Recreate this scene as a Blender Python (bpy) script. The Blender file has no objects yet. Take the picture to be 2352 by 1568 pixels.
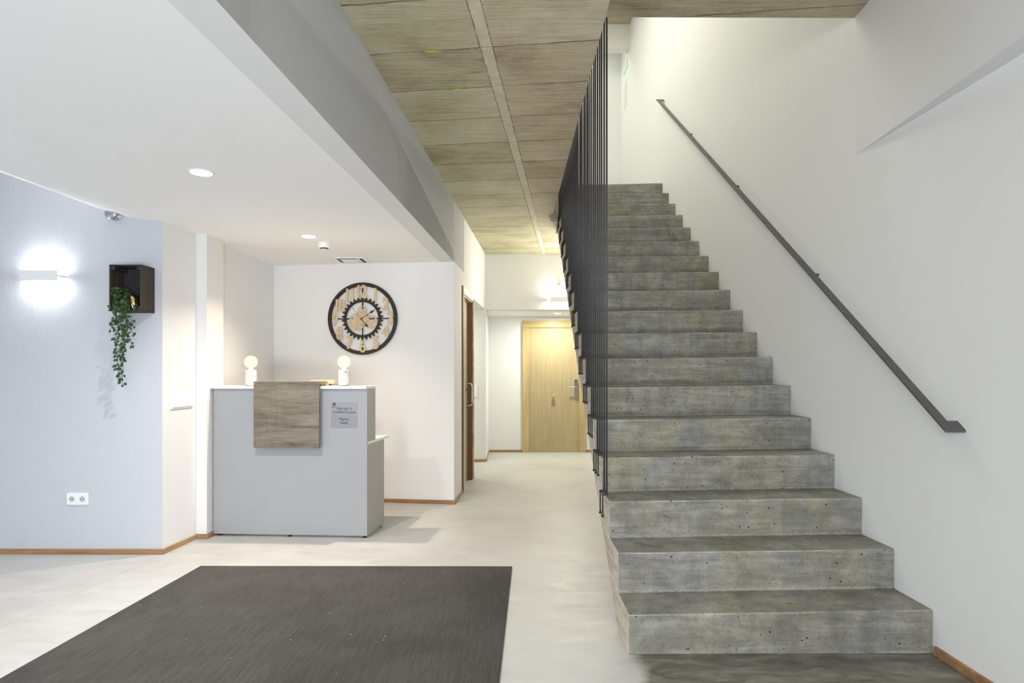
import bpy, bmesh, math, random
from mathutils import Vector, Matrix
R = math.radians
PI = math.pi
scene = bpy.context.scene
col = scene.collection
random.seed(7)

# ------------------------------------------------------------------ camera, world, lights, exposure
cam_d = bpy.data.cameras.new('camera')
cam_d.sensor_width = 36.0
cam_d.lens = 1400.0 / 2352.0 * 36.0
cam_d.shift_x = 0.0
cam_d.shift_y = (850.0 - 784.0) / 2352.0
cam_d.clip_start = 0.05
cam = bpy.data.objects.new('camera', cam_d)
cam.location = (0, 0, 1.30)
cam.rotation_euler = (R(90), 0, 0)
col.objects.link(cam)
scene.camera = cam

scene.view_settings.view_transform = 'Standard'
scene.view_settings.look = 'None'
scene.view_settings.gamma = 1.0
scene.view_settings.use_curve_mapping = False
scene.view_settings.exposure = 0.2

world = bpy.data.worlds.new('world')
scene.world = world
world.use_nodes = True
bg = world.node_tree.nodes['Background']
bg.inputs[0].default_value = (0.80, 0.90, 1.0, 1)
bg.inputs[1].default_value = 0.55


def area(name, loc, rot, sx, sy, energy, color=(1, 1, 1), shape='RECTANGLE', spread=180):
    l = bpy.data.lights.new(name, 'AREA')
    l.shape = shape
    l.size = sx
    l.size_y = sy
    l.energy = energy
    l.color = color
    l.spread = R(spread)
    o = bpy.data.objects.new(name, l)
    o.location = loc
    o.rotation_euler = rot
    col.objects.link(o)
    return o


def point(name, loc, energy, color, r=0.03):
    l = bpy.data.lights.new(name, 'POINT')
    l.energy = energy
    l.color = color
    l.shadow_soft_size = r
    o = bpy.data.objects.new(name, l)
    o.location = loc
    col.objects.link(o)
    return o


COOL = (0.86, 0.93, 1.0)
NEUT = (1.0, 0.98, 0.95)
WARM = (1.0, 0.78, 0.50)
GREENW = (1.0, 1.0, 0.86)
# daylight from the glazed entrance behind the camera and a left window, plus added fills
area('daylight_entrance_left', (-2.6, -2.2, 1.4), (R(90), 0, 0), 3.6, 2.4, 13, (0.90, 0.95, 1.0))
area('daylight_entrance_right', (0.8, -2.2, 1.5), (R(97), 0, R(13)), 2.3, 2.6, 50, (0.92, 0.96, 1.0))
area('right_wall_fill', (-1.3, -2.0, 2.0), (R(92), 0, R(-38)), 1.6, 1.0, 34, (0.96, 0.98, 1.0), 'RECTANGLE', 110)  # added fill that lifts the right wall and its upper part
area('ground_bounce_fill', (-0.9, -1.9, 0.12), (R(140), 0, 0), 5.0, 1.3, 32, (0.97, 0.98, 1.0))  # added upward fill, imitates daylight bounced off the ground outside
area('corridor_uplight_fill', (1.0, -2.0, 0.35), (R(102), 0, R(20)), 1.4, 0.6, 22, (0.95, 0.97, 1.0), 'RECTANGLE', 70)  # added low fill aimed at the corridor ceiling and beam, not a window
area('daylight_left_window', (-4.9, 1.4, 0.9), (R(90), 0, R(-90)), 2.6, 1.5, 17, (0.76, 0.89, 1.0))
# upper landing lights
area('upper_landing_light', (0.1, 6.6, 6.5), (0, R(-12), 0), 1.8, 3.6, 140, GREENW)
area('upper_hall_light', (0.2, 9.72, 6.45), (0, 0, 0), 2.0, 0.30, 15, GREENW)
# corridor
area('far_room_light', (0.683, 9.12, 2.13), (0, 0, 0), 0.09, 0.09, 24, GREENW, 'DISK')
area('far_room_light_right', (1.9, 9.12, 2.13), (0, 0, 0), 0.09, 0.09, 20, GREENW, 'DISK')
area('passage_light', (-1.1, 8.0, 2.12), (0, 0, 0), 0.1, 0.1, 10, GREENW, 'DISK')
area('corridor_fill_under_stairs', (1.6, 7.9, 2.4), (R(180), R(-35), 0), 0.5, 0.3, 12, GREENW)  # added fill without a fixture, out of view behind the stairs
fill_ = area('corridor_fill_behind_stairs', (0.95, 8.20, 2.30), (0, 0, 0), 0.6, 0.4, 24, (1.0, 0.95, 0.80))  # unseen fill, added to brighten the middle of the corridor ceiling and wall
fill_.rotation_euler = Vector((-1.5, -4.2, 0.2)).to_track_quat('-Z', 'Y').to_euler()
# lobby downlights
area('downlight_front', (-1.657, 3.25, 2.335), (0, 0, 0), 0.06, 0.06, 24, (1, .985, .97), 'DISK', 140)
area('downlight_back', (-1.60, 4.80, 2.335), (0, 0, 0), 0.05, 0.05, 15, (1, .83, .64), 'DISK', 118)
area('downlight_near', (-1.75, 1.65, 2.335), (0, 0, 0), 0.085, 0.085, 17, (1, .985, .97), 'DISK', 150)
scene.cycles.diffuse_bounces = 8


# ------------------------------------------------------------------ node helpers
class NT:
    def __init__(s, name):
        s.m = bpy.data.materials.new(name)
        s.m.use_nodes = True
        s.t = s.m.node_tree
        s.b = s.t.nodes['Principled BSDF']
        s.pos = None

    def n(s, kind, **kw):
        nd = s.t.nodes.new(kind)
        for k, v in kw.items():
            setattr(nd, k, v)
        return nd

    def l(s, a, b):
        s.t.links.new(a, b)

    def P(s):
        if s.pos is None:
            s.pos = s.n('ShaderNodeNewGeometry').outputs['Position']
        return s.pos

    def mapped(s, scale=(1, 1, 1), rot=(0, 0, 0), loc=(0, 0, 0)):
        m = s.n('ShaderNodeMapping')
        m.inputs['Scale'].default_value = scale
        m.inputs['Rotation'].default_value = rot
        m.inputs['Location'].default_value = loc
        s.l(s.P(), m.inputs['Vector'])
        return m.outputs[0]

    def noise(s, vec, scale, detail=4, rough=.55, dist=0.0):
        t = s.n('ShaderNodeTexNoise')
        t.inputs['Scale'].default_value = scale
        t.inputs['Detail'].default_value = detail
        t.inputs['Roughness'].default_value = rough
        t.inputs['Distortion'].default_value = dist
        s.l(vec, t.inputs['Vector'])
        return t.outputs['Fac']

    def vor(s, vec, scale, feature='F1'):
        t = s.n('ShaderNodeTexVoronoi')
        t.feature = feature
        t.inputs['Scale'].default_value = scale
        s.l(vec, t.inputs['Vector'])
        return t.outputs['Distance']

    def ramp(s, fac, stops, interp='LINEAR'):
        r = s.n('ShaderNodeValToRGB')
        r.color_ramp.interpolation = interp
        e = r.color_ramp.elements
        while len(e) < len(stops):
            e.new(0.5)
        for i, (p, c) in enumerate(stops):
            e[i].position = p
            if isinstance(c, (int, float)):
                c = (c, c, c)
            e[i].color = (*c, 1)
        s.l(fac, r.inputs[0])
        return r.outputs[0]

    def mix(s, fac, a, b, mode='MIX'):
        m = s.n('ShaderNodeMix', data_type='RGBA', blend_type=mode)
        for sock, v in ((m.inputs['Factor'], fac), (m.inputs[6], a), (m.inputs[7], b)):
            if isinstance(v, (int, float)):
                sock.default_value = v
            elif isinstance(v, tuple):
                sock.default_value = (*v, 1)
            else:
                s.l(v, sock)
        return m.outputs[2]

    def math(s, op, a, b=0.0, c=None):
        m = s.n('ShaderNodeMath', operation=op)
        vals = [a, b] + ([c] if c is not None else [])
        for i, v in enumerate(vals):
            if isinstance(v, (int, float)):
                m.inputs[i].default_value = v
            else:
                s.l(v, m.inputs[i])
        return m.outputs[0]

    def xyz(s):
        x = s.n('ShaderNodeSeparateXYZ')
        s.l(s.P(), x.inputs[0])
        return x.outputs

    def bump(s, h, strength=.3, dist=.01):
        b = s.n('ShaderNodeBump')
        b.inputs['Strength'].default_value = strength
        b.inputs['Distance'].default_value = dist
        s.l(h, b.inputs['Height'])
        s.l(b.outputs[0], s.b.inputs['Normal'])

    def out(s, color, rough=.6, metal=0.0, spec=.5):
        for sock, v in ((s.b.inputs['Base Color'], color), (s.b.inputs['Roughness'], rough),
                        (s.b.inputs['Metallic'], metal), (s.b.inputs['Specular IOR Level'], spec)):
            if isinstance(v, (int, float)):
                sock.default_value = v
            elif isinstance(v, tuple):
                sock.default_value = (*v, 1)
            else:
                s.l(v, sock)
        return s.m


def plain(name, c, rough=.5, metal=0.0, var=.06, scale=30, spec=.5):
    t = NT(name)
    n = t.noise(t.P(), scale, 3)
    cc = t.ramp(n, [(.3, tuple(x * (1 - var) for x in c)), (.7, tuple(min(1, x * (1 + var)) for x in c))])
    return t.out(cc, rough, metal, spec)


def emis(name, c, strength):
    t = NT(name)
    t.b.inputs['Base Color'].default_value = (*c, 1)
    t.b.inputs['Emission Color'].default_value = (*c, 1)
    t.b.inputs['Emission Strength'].default_value = strength
    return t.m


def plaster(name, c, bump=.08):
    t = NT(name)
    n = t.noise(t.P(), 1.3, 3)
    n2 = t.noise(t.mapped((1, 1, .35)), 5, 5, .6)
    n3 = t.noise(t.P(), 90, 3)
    f = t.math('ADD', t.math('MULTIPLY', n, .6), t.math('MULTIPLY', n2, .4))
    cc = t.ramp(f, [(.3, tuple(x * .975 for x in c)), (.7, c)])
    h = t.math('ADD', n2, t.math('MULTIPLY', n3, .12))
    t.bump(h, bump, .03)
    return t.out(cc, .75, 0, .25)


M_wall = plaster('white_plaster', (.74, .74, .74))
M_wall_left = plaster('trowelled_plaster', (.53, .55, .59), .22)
M_ceil = plaster('ceiling_plaster', (.88, .88, .88), .03)


def wood(name, c1, c2, axis='Z', scale=1.0, rough=.45):
    t = NT(name)
    sc = {'X': (.6, 12, 12), 'Y': (12, .6, 12), 'Z': (12, 12, .6)}[axis]
    v = t.mapped(tuple(s * scale for s in sc))
    a = t.noise(v, 1.2, 3, .5, .4)
    b = t.noise(t.mapped(tuple(s * scale * 5 for s in sc)), 1.6, 4, .65)
    f = t.math('ADD', t.math('MULTIPLY', a, .62), t.math('MULTIPLY', b, .38))
    cc = t.ramp(f, [(.36, c1), (.62, c2)])
    t.bump(b, .12, .002)
    return t.out(cc, rough, 0, .4)


M_base = wood('skirting_oak', (.20, .10, .045), (.40, .23, .11), 'X', 1.0)
M_baseY = wood('skirting_oak_light', (.30, .18, .08), (.50, .34, .17), 'Y', 1.0)
M_oak = wood('door_oak', (.36, .285, .155), (.43, .35, .205), 'Z', 2.6)
M_oakframe = wood('door_frame_oak', (.42, .30, .125), (.53, .40, .19), 'Z', 1.6)
M_brown = wood('dark_brown_wood', (.09, .04, .018), (.19, .09, .04), 'Z', 1.0)
M_sonoma = None


def sonoma():
    t = NT('grey_oak_laminate')
    v = t.mapped((1.0, 6, 9))
    a = t.noise(v, 1.8, 4, .6, .8)
    b = t.noise(t.mapped((4, 60, 60)), 2.0, 4, .7)
    c = t.noise(t.mapped((120, 60, 4)), 1.0, 2, .5)
    f = t.math('ADD', t.math('ADD', t.math('MULTIPLY', a, .55), t.math('MULTIPLY', b, .35)), t.math('MULTIPLY', c, .10))
    cc = t.ramp(f, [(.34, (.085, .065, .046)), (.5, (.185, .152, .115)), (.66, (.275, .238, .188))])
    return t.out(cc, .5, 0, .35)


M_sonoma = sonoma()
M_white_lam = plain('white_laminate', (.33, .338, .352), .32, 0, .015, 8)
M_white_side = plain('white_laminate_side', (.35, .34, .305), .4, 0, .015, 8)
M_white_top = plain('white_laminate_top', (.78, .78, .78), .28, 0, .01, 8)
M_black = plain('black_plastic', (.02, .02, .02), .5)
M_steel_dark = plain('dark_grey_painted_steel', (.060, .060, .066), .5, .3, .1, 18)
M_rail = plain('handrail_painted_steel', (.10, .10, .10), .42, .35, .12, 12)
M_chrome = plain('brushed_chrome', (.70, .69, .67), .25, 1.0, .05)
M_chrome_dull = plain('galvanised_duct', (.42, .42, .43), .33, .9, .2, 60)
M_white_pl = plain('white_plastic', (.80, .80, .80), .35, 0, .01)
M_slot = plain('dark_slot', (.03, .028, .025), .8)
M_concrete_lamp = plain('cement_white', (.62, .60, .55), .8, 0, .08, 60)
M_clockrim = wood('clock_dark_brown', (.016, .009, .005), (.032, .018, .010), 'X', 1.5, .4)
M_clockwood = wood('clock_pale_wood', (.50, .38, .22), (.62, .49, .31), 'Z', 2.5, .5)
M_clockblack = plain('clock_black', (.012, .010, .010), .5)
M_gold = plain('gold_metal', (.78, .62, .28), .18, 1.0, .08)
M_leaf = plain('leaf_green', (.026, .062, .012), .45, 0, .5, 60)
M_stem = plain('stem_green', (.030, .055, .018), .6)
M_led = emis('led_diffuser', (1, .99, .96), 14)
M_ledf = emis('led_diffuser_far', (1, 1, .92), 14)
M_ink = plain('sign_ink', (.015, .015, .02), .6)
M_label = plain('vinyl_label', (.275, .28, .30), .45, 0, .01)
M_label2 = plain('vinyl_label_lower', (.25, .255, .275), .45, 0, .01)
M_palewood = wood('pale_wood', (.62, .44, .24), (.78, .62, .40), 'X', 1.0)
M_green = plain('green_sign', (.58, .74, .62), .4)
M_paper = plain('notice_paper', (.62, .64, .62), .6)
M_tape = plain('yellow_tape', (.75, .55, .12), .5, 0, .3, 90)
M_knob = plain('small_dome_white', (.75, .75, .72), .4)


def crate_mat(name, c):
    t = NT(name)
    v = t.mapped((40, 40, 2))
    a = t.noise(v, 2.0, 5, .65)
    cc = t.ramp(a, [(.3, tuple(x * .5 for x in c)), (.7, c)])
    t.bump(a, .3, .002)
    return t.out(cc, .65, 0, .3)


M_crate = crate_mat('dark_stained_crate_wood', (.045, .040, .040))
M_crate_side = crate_mat('brown_black_crate_wood', (.070, .056, .042))


def concrete_stairs():
    t = NT('stair_concrete')
    big = t.noise(t.P(), 1.9, 4, .6, .5)
    vert = t.noise(t.mapped((6.5, 6.5, 1.1)), 1.6, 5, .65, .6)
    horiz = t.noise(t.mapped((1.1, 1.1, 13)), 1.7, 5, .7, .9)
    mid = t.noise(t.mapped((1, 1, 1.3)), 8, 6, .65, .6)
    fine = t.noise(t.P(), 60, 4, .7)
    sp = t.noise(t.P(), 150, 2, .6)
    f = t.math('ADD', t.math('MULTIPLY', horiz, .40), t.math('MULTIPLY', mid, .35))
    f = t.math('ADD', f, t.math('MULTIPLY', vert, .25))
    c1 = t.ramp(f, [(.34, (.112, .111, .098)), (.48, (.205, .203, .183)), (.63, (.335, .333, .312))])
    olive = t.ramp(t.math('ADD', t.math('MULTIPLY', big, .6), t.math('MULTIPLY', vert, .4)), [(.44, 0.0), (.62, .8)])
    c2 = t.mix(olive, c1, (1.0, .93, .68), 'MULTIPLY')
    c3 = t.mix(t.ramp(fine, [(.30, .55), (.46, 0.0)]), c2, (.10, .095, .08))
    c3 = t.mix(t.ramp(sp, [(.66, 0.0), (.74, .5)]), c3, (.50, .50, .47))
    pits = t.vor(t.P(), 26)
    gate = t.ramp(t.noise(t.P(), 11, 3), [(.47, 0.0), (.55, 1.0)])
    pm = t.math('MULTIPLY', t.ramp(pits, [(.09, 1.0), (.14, 0.0)]), gate)
    x = t.xyz()
    tilt = t.math('MULTIPLY', t.math('SUBTRACT', 1.933, x[0]), .0114)
    fz = t.math('FRACT', t.math('DIVIDE', t.math('ADD', x[2], tilt), .1995))
    wear = t.math('MULTIPLY', t.math('GREATER_THAN', t.math('ADD', fz, t.math('MULTIPLY', t.math('SUBTRACT', fine, .5), .05)), .965), t.math('LESS_THAN', fz, .992))
    wear = t.math('MULTIPLY', wear, t.ramp(t.noise(t.P(), 5, 4, .6), [(.42, .05), (.62, .6)]))
    c3 = t.mix(wear, c3, (.46, .455, .43))
    grit = t.math('MULTIPLY', t.math('LESS_THAN', t.math('ADD', fz, t.math('MULTIPLY', t.math('SUBTRACT', fine, .5), .14)), .05), t.math('GREATER_THAN', fz, .012))
    c3 = t.mix(t.math('MULTIPLY', grit, t.ramp(sp, [(.42, 0.0), (.56, .65)])), c3, (.44, .43, .40))
    blotch = t.ramp(t.noise(t.mapped((1, 1, 1.4)), 4.3, 5, .7, .8), [(.30, .75), (.42, 0.0)])
    c3 = t.mix(t.math('MULTIPLY', blotch, .6), c3, (.085, .083, .070))
    c4 = t.mix(pm, c3, (.030, .028, .024))
    lip = t.noise(t.mapped((1.5, 1.5, 1.5)), 40, 3)
    h = t.math('SUBTRACT', t.math('ADD', t.math('MULTIPLY', mid, .5), t.math('MULTIPLY', fine, .3)), pm)
    h = t.math('ADD', h, t.math('MULTIPLY', lip, .15))
    t.bump(h, .55, .006)
    return t.out(c4, .72, 0, .35)


M_stair = concrete_stairs()


def concrete_side():
    t = NT('stair_side_concrete')
    a = t.noise(t.mapped((1, 1.2, 9), (R(-36), 0, 0)), 3, 5, .65, .5)
    b = t.noise(t.P(), 30, 4, .7)
    f = t.math('ADD', t.math('MULTIPLY', a, .65), t.math('MULTIPLY', b, .35))
    c = t.ramp(f, [(.34, (.30, .26, .20)), (.5, (.47, .42, .34)), (.65, (.60, .56, .48))])
    t.bump(f, .4, .006)
    return t.out(c, .75, 0, .3)


M_side = concrete_side()


def concrete_ceiling():
    t = NT('board_marked_concrete')
    x = t.xyz()
    w = t.math('ADD', t.math('MULTIPLY', x[1], .9926), t.math('MULTIPLY', x[0], .121))
    q = t.math('SUBTRACT', t.math('MULTIPLY', x[0], .9945), t.math('MULTIPLY', x[1], .105))
    # wobble
    wob = t.math('MULTIPLY', t.math('SUBTRACT', t.noise(t.P(), 9, 3), .5), .02)
    ww = t.math('ADD', w, wob)
    k = t.math('DIVIDE', t.math('SUBTRACT', ww, 2.65), .43)
    idx = t.math('FLOOR', k)
    fr = t.math('SUBTRACT', k, idx)
    dj = t.math('MINIMUM', fr, t.math('SUBTRACT', 1.0, fr))     # distance to joint /0.43
    gate = t.ramp(t.noise(t.mapped((2.0, 9, 1)), 1.5, 3), [(.36, .45), (.60, 1.0)])
    joint = t.math('MULTIPLY', t.ramp(dj, [(.008, 1.0), (.020, 0.0)]), gate)
    # per board tone, different either side of the rib
    side = t.math('GREATER_THAN', q, -.457)
    wn = t.n('ShaderNodeTexWhiteNoise', noise_dimensions='1D')
    t.l(t.math('ADD', idx, t.math('MULTIPLY', side, 31.7)), wn.inputs['W'])
    tone = wn.outputs['Value']
    streak = t.noise(t.mapped((2.2, 34, 3), (0, 0, R(7))), 1.5, 6, .72, .5)
    streak2 = t.noise(t.mapped((9, 130, 10), (0, 0, R(7))), 1.5, 3, .7, .3)
    speck = t.noise(t.mapped((30, 60, 30)), 1.5, 4, .7)
    blot = t.noise(t.P(), 2.2, 4, .6, .5)
    fine = t.noise(t.P(), 70, 3, .7)
    f = t.math('ADD', t.math('MULTIPLY', streak, .38), t.math('MULTIPLY', blot, .34))
    f = t.math('ADD', f, t.math('MULTIPLY', speck, .12))
    f = t.math('ADD', f, t.math('MULTIPLY', tone, .09))
    f = t.math('ADD', f, t.math('MULTIPLY', streak2, .12))
    c = t.ramp(f, [(.38, (.27, .215, .135)), (.52, (.48, .415, .295)), (.68, (.66, .61, .48))])
    # the near and left side is greyer-green, right side of the rib warmer
    c = t.mix(t.math('MULTIPLY', t.math('SUBTRACT', 1.0, side), .55), c, (.86, .97, .86), 'MULTIPLY')
    # dark wood-grain flecks
    fl = t.math('MULTIPLY', t.ramp(streak2, [(.28, 1.0), (.36, 0.0)]), t.ramp(t.noise(t.P(), 5, 3), [(.5, 0.0), (.62, 1.0)]))
    c = t.mix(t.math('MULTIPLY', fl, .75), c, (.07, .05, .035))
    # rib
    rq = t.math('ABSOLUTE', t.math('ADD', q, .457))
    rqn = t.math('ADD', rq, t.math('MULTIPLY', t.math('SUBTRACT', t.noise(t.P(), 25, 3), .5), .012))
    rib = t.ramp(rqn, [(.030, 1.0), (.033, 0.0)])
    ribc = t.ramp(t.noise(t.P(), 14, 5, .6), [(.35, (.50, .45, .33)), (.65, (.62, .57, .44))])
    c = t.mix(rib, c, ribc)
    red = t.math('MULTIPLY', t.math('GREATER_THAN', rqn, .029), t.math('LESS_THAN', rqn, .035))
    c = t.mix(t.math('MULTIPLY', red, t.ramp(t.noise(t.P(), 17, 3), [(.35, .2), (.6, .9)])), c, (.13, .105, .075))
    nrib = t.math('SUBTRACT', 1.0, rib)
    c = t.mix(t.math('MULTIPLY', t.math('MULTIPLY', joint, nrib), .68), c, (.07, .058, .042))
    # foam / paint residue along two joints
    yx = t.math('MULTIPLY', t.math('GREATER_THAN', x[0], -.60), t.math('LESS_THAN', x[0], -.20))
    yj = t.math('MULTIPLY', t.math('LESS_THAN', dj, .03), yx)
    yw = t.math('MULTIPLY', t.math('LESS_THAN', w, 3.7), t.math('GREATER_THAN', w, 2.9))
    ym = t.math('MULTIPLY', t.math('MULTIPLY', yj, yw), t.ramp(t.noise(t.mapped((1, 3, 1)), 16, 3), [(.53, 0.0), (.60, 1.0)]))
    c = t.mix(ym, c, (.62, .52, .04))
    h = t.math('SUBTRACT', t.math('ADD', t.math('MULTIPLY', streak, .5), t.math('MULTIPLY', streak2, .3)), joint)
    h = t.math('ADD', h, t.math('MULTIPLY', fine, .1))
    h = t.math('ADD', h, t.math('MULTIPLY', rib, .6))
    t.bump(h, .55, .008)
    return t.out(c, .75, 0, .3)


M_cceil = concrete_ceiling()


def floor_mat():
    t = NT('polished_cement_floor')
    x = t.xyz()
    a = t.noise(t.P(), 1.1, 5, .6, .8)
    b = t.noise(t.mapped((1, 2.6, 1)), 3.2, 6, .68, 1.0)
    d = t.noise(t.P(), 40, 4, .7)
    f = t.math('ADD', t.math('MULTIPLY', a, .5), t.math('MULTIPLY', b, .5))
    c = t.ramp(f, [(.35, (.42, .405, .375)), (.5, (.492, .485, .468)), (.66, (.55, .548, .538))])
    c = t.mix(t.ramp(d, [(.28, .3), (.40, 0.0)]), c, (.36, .33, .28))
    # expansion joints: one running away from the camera, one across
    j1 = t.math('ABSOLUTE', t.math('SUBTRACT', t.math('ADD', x[0], t.math('MULTIPLY', t.math('SUBTRACT', 4.3, x[1]), .096)), -2.464))
    j1 = t.math('MULTIPLY', t.math('LESS_THAN', j1, .0022), t.math('LESS_THAN', x[1], 4.31))
    j2 = t.math('MULTIPLY', t.math('LESS_THAN', t.math('ABSOLUTE', t.math('SUBTRACT', x[1], 5.905)), .003), t.math('GREATER_THAN', x[0], -.52))
    c = t.mix(t.math('MULTIPLY', t.math('MAXIMUM', j1, j2), .6), c, (.22, .21, .19))
    # the older darker screed in front of the stairs
    edge = t.math('MULTIPLY', t.math('SUBTRACT', t.noise(t.P(), 7, 4), .5), .14)
    m1 = t.ramp(t.math('ADD', t.math('SUBTRACT', x[0], .535), edge), [(.0, 0.0), (.06, 1.0)])
    m2 = t.math('MULTIPLY', m1, t.math('LESS_THAN', x[1], 3.0))
    stain = t.ramp(t.noise(t.mapped((1, 2.5, 1)), 4.5, 6, .65, .8), [(.36, (.10, .092, .072)), (.52, (.165, .155, .13)), (.68, (.25, .24, .21))])
    c = t.mix(m2, c, stain)
    r = t.ramp(b, [(.3, .38), (.7, .58)])
    t.bump(t.math('ADD', t.math('MULTIPLY', b, .4), t.math('MULTIPLY', d, .1)), .12, .006)
    return t.out(c, r, 0, .4)


M_floor = floor_mat()


def rug_mat():
    t = NT('ribbed_mat')
    x = t.xyz()
    u = t.math('SUBTRACT', x[0], t.math('MULTIPLY', x[1], .045))
    s = t.math('SINE', t.math('MULTIPLY', u, 2 * PI / .0085))
    s2 = t.math('SINE', t.math('MULTIPLY', x[1], 2 * PI / .012))
    a = t.noise(t.P(), 1.6, 5, .6, .6)
    b = t.noise(t.mapped((55, 3, 1)), 1.6, 4, .7)
    n = t.noise(t.P(), 260, 2, .6)
    w = t.math('ADD', t.math('MULTIPLY', s, .22), t.math('MULTIPLY', s2, .10))
    f = t.math('ADD', t.math('ADD', .5, w), t.math('MULTIPLY', t.math('SUBTRACT', n, .5), .5))
    c = t.ramp(f, [(.15, (.026, .024, .022)), (.5, (.054, .050, .046)), (.9, (.105, .098, .091))])
    c = t.mix(t.math('MULTIPLY', t.ramp(t.math('ADD', t.math('MULTIPLY', a, .5), t.math('MULTIPLY', b, .5)), [(.42, .0), (.60, 1.0)]), .38), c, (.13, .123, .115))
    lint = t.math('MULTIPLY', t.ramp(t.vor(t.P(), 16), [(.035, 1.0), (.05, 0.0)]), t.ramp(t.noise(t.P(), 6, 2), [(.52, 0.0), (.55, 1.0)]))
    c = t.mix(lint, c, (.6, .6, .58))
    t.bump(w, .5, .004)
    return t.out(c, .9, 0, .15)


M_rug = rug_mat()


def bulb_mat():
    t = NT('lit_bulb_glass')
    lw = t.n('ShaderNodeLayerWeight')
    lw.inputs['Blend'].default_value = .35
    em = t.n('ShaderNodeEmission')
    em.inputs[0].default_value = (1, .80, .48, 1)
    em.inputs[1].default_value = 1.5
    tr = t.n('ShaderNodeBsdfTransparent')
    gl = t.n('ShaderNodeBsdfGlossy')
    gl.inputs['Roughness'].default_value = .05
    m1 = t.n('ShaderNodeMixShader')
    m1.inputs[0].default_value = .45
    t.l(tr.outputs[0], m1.inputs[1])
    t.l(em.outputs[0], m1.inputs[2])
    m2 = t.n('ShaderNodeMixShader')
    t.l(t.math('MULTIPLY', lw.outputs['Fresnel'], .25), m2.inputs[0])
    t.l(m1.outputs[0], m2.inputs[1])
    t.l(gl.outputs[0], m2.inputs[2])
    t.l(m2.outputs[0], t.t.nodes['Material Output'].inputs[0])
    return t.m


M_bulb = bulb_mat()
M_fil = emis('bulb_core', (1, .80, .45), 22)


# ------------------------------------------------------------------ geometry helpers
def link(name, bm, mat, parent=None, smooth=False, bevel=0.0, segs=2):
    bmesh.ops.recalc_face_normals(bm, faces=bm.faces)
    c = Vector((0, 0, 0))
    if parent is None:
        xs = [v.co for v in bm.verts]
        lo = Vector((min(v.x for v in xs), min(v.y for v in xs), min(v.z for v in xs)))
        hi = Vector((max(v.x for v in xs), max(v.y for v in xs), max(v.z for v in xs)))
        c = Vector(((lo.x + hi.x) / 2, (lo.y + hi.y) / 2, lo.z))
    else:
        p = parent
        while p:
            c += Vector(p.location)
            p = p.parent
    bmesh.ops.translate(bm, verts=bm.verts, vec=-c)
    me = bpy.data.meshes.new(name)
    bm.to_mesh(me)
    bm.free()
    if smooth:
        for p in me.polygons:
            p.use_smooth = True
    if isinstance(mat, (list, tuple)):
        for m in mat:
            me.materials.append(m)
    else:
        me.materials.append(mat)
    o = bpy.data.objects.new(name, me)
    if parent is None:
        o.location = c
    else:
        o.parent = parent
    col.objects.link(o)
    if bevel > 0:
        md = o.modifiers.new('bevel', 'BEVEL')
        md.width = bevel
        md.segments = segs
        md.limit_method = 'ANGLE'
    return o


def thing(name, loc, label, cat, group=None):
    o = bpy.data.objects.new(name, None)
    o.empty_display_size = .1
    o.location = loc
    o['label'] = label
    o['category'] = cat
    if group:
        o['group'] = group
    col.objects.link(o)
    return o


def tag(o, label, cat, group=None):
    o['label'] = label
    o['category'] = cat
    if group:
        o['group'] = group
    return o


def struct(o):
    o['kind'] = 'structure'
    return o


def poly_prism(bm, pts, z0, z1):
    """vertical prism over an XY polygon; z0/z1 may be lists"""
    n = len(pts)
    z0 = z0 if isinstance(z0, (list, tuple)) else [z0] * n
    z1 = z1 if isinstance(z1, (list, tuple)) else [z1] * n
    a = [bm.verts.new((p[0], p[1], z)) for p, z in zip(pts, z0)]
    b = [bm.verts.new((p[0], p[1], z)) for p, z in zip(pts, z1)]
    bm.faces.new(a[::-1])
    bm.faces.new(b)
    for i in range(n):
        j = (i + 1) % n
        bm.faces.new((a[i], a[j], b[j], b[i]))
    return bm


def bx(bm, x0, x1, y0, y1, z0, z1):
    return poly_prism(bm, [(x0, y0), (x1, y0), (x1, y1), (x0, y1)], z0, z1)


def box(name, x0, x1, y0, y1, z0, z1, mat, parent=None, bevel=0.0):
    bm = bmesh.new()
    bx(bm, x0, x1, y0, y1, z0, z1)
    return link(name, bm, mat, parent, bevel=bevel)


def prism(name, pts, z0, z1, mat, parent=None, bevel=0.0):
    bm = bmesh.new()
    poly_prism(bm, pts, z0, z1)
    return link(name, bm, mat, parent, bevel=bevel)


def seg(p0, p1, t):
    """quad for a wall from p0 to p1, thickness t on the left side of the direction"""
    d = (Vector(p1) - Vector(p0)).normalized()
    n = Vector((-d.y, d.x)) * t
    return [tuple(p0), tuple(p1), (p1[0] + n.x, p1[1] + n.y), (p0[0] + n.x, p0[1] + n.y)]


def extr(bm, pts, M, d):
    """extrude polygon given in local XZ plane (x,z) by depth d (local y 0..d), transformed by M"""
    a = [bm.verts.new(M @ Vector((p[0], 0, p[1]))) for p in pts]
    b = [bm.verts.new(M @ Vector((p[0], d, p[1]))) for p in pts]
    bm.faces.new(a)
    bm.faces.new(b[::-1])
    n = len(pts)
    for i in range(n):
        j = (i + 1) % n
        bm.faces.new((a[i], b[i], b[j], a[j]))


def ring(bm, prof_out, prof_in, M, d):
    """flat ring between two closed loops with equal counts, depth d"""
    n = len(prof_out)
    L = []
    for prof in (prof_out, prof_in):
        for y in (0, d):
            L.append([bm.verts.new(M @ Vector((p[0], y, p[1]))) for p in prof])
    of, ob, nf, nb = L
    for i in range(n):
        j = (i + 1) % n
        bm.faces.new((of[i], of[j], nf[j], nf[i]))
        bm.faces.new((ob[i], nb[i], nb[j], ob[j]))
        bm.faces.new((of[i], ob[i], ob[j], of[j]))
        bm.faces.new((nf[i], nf[j], nb[j], nb[i]))


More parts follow.
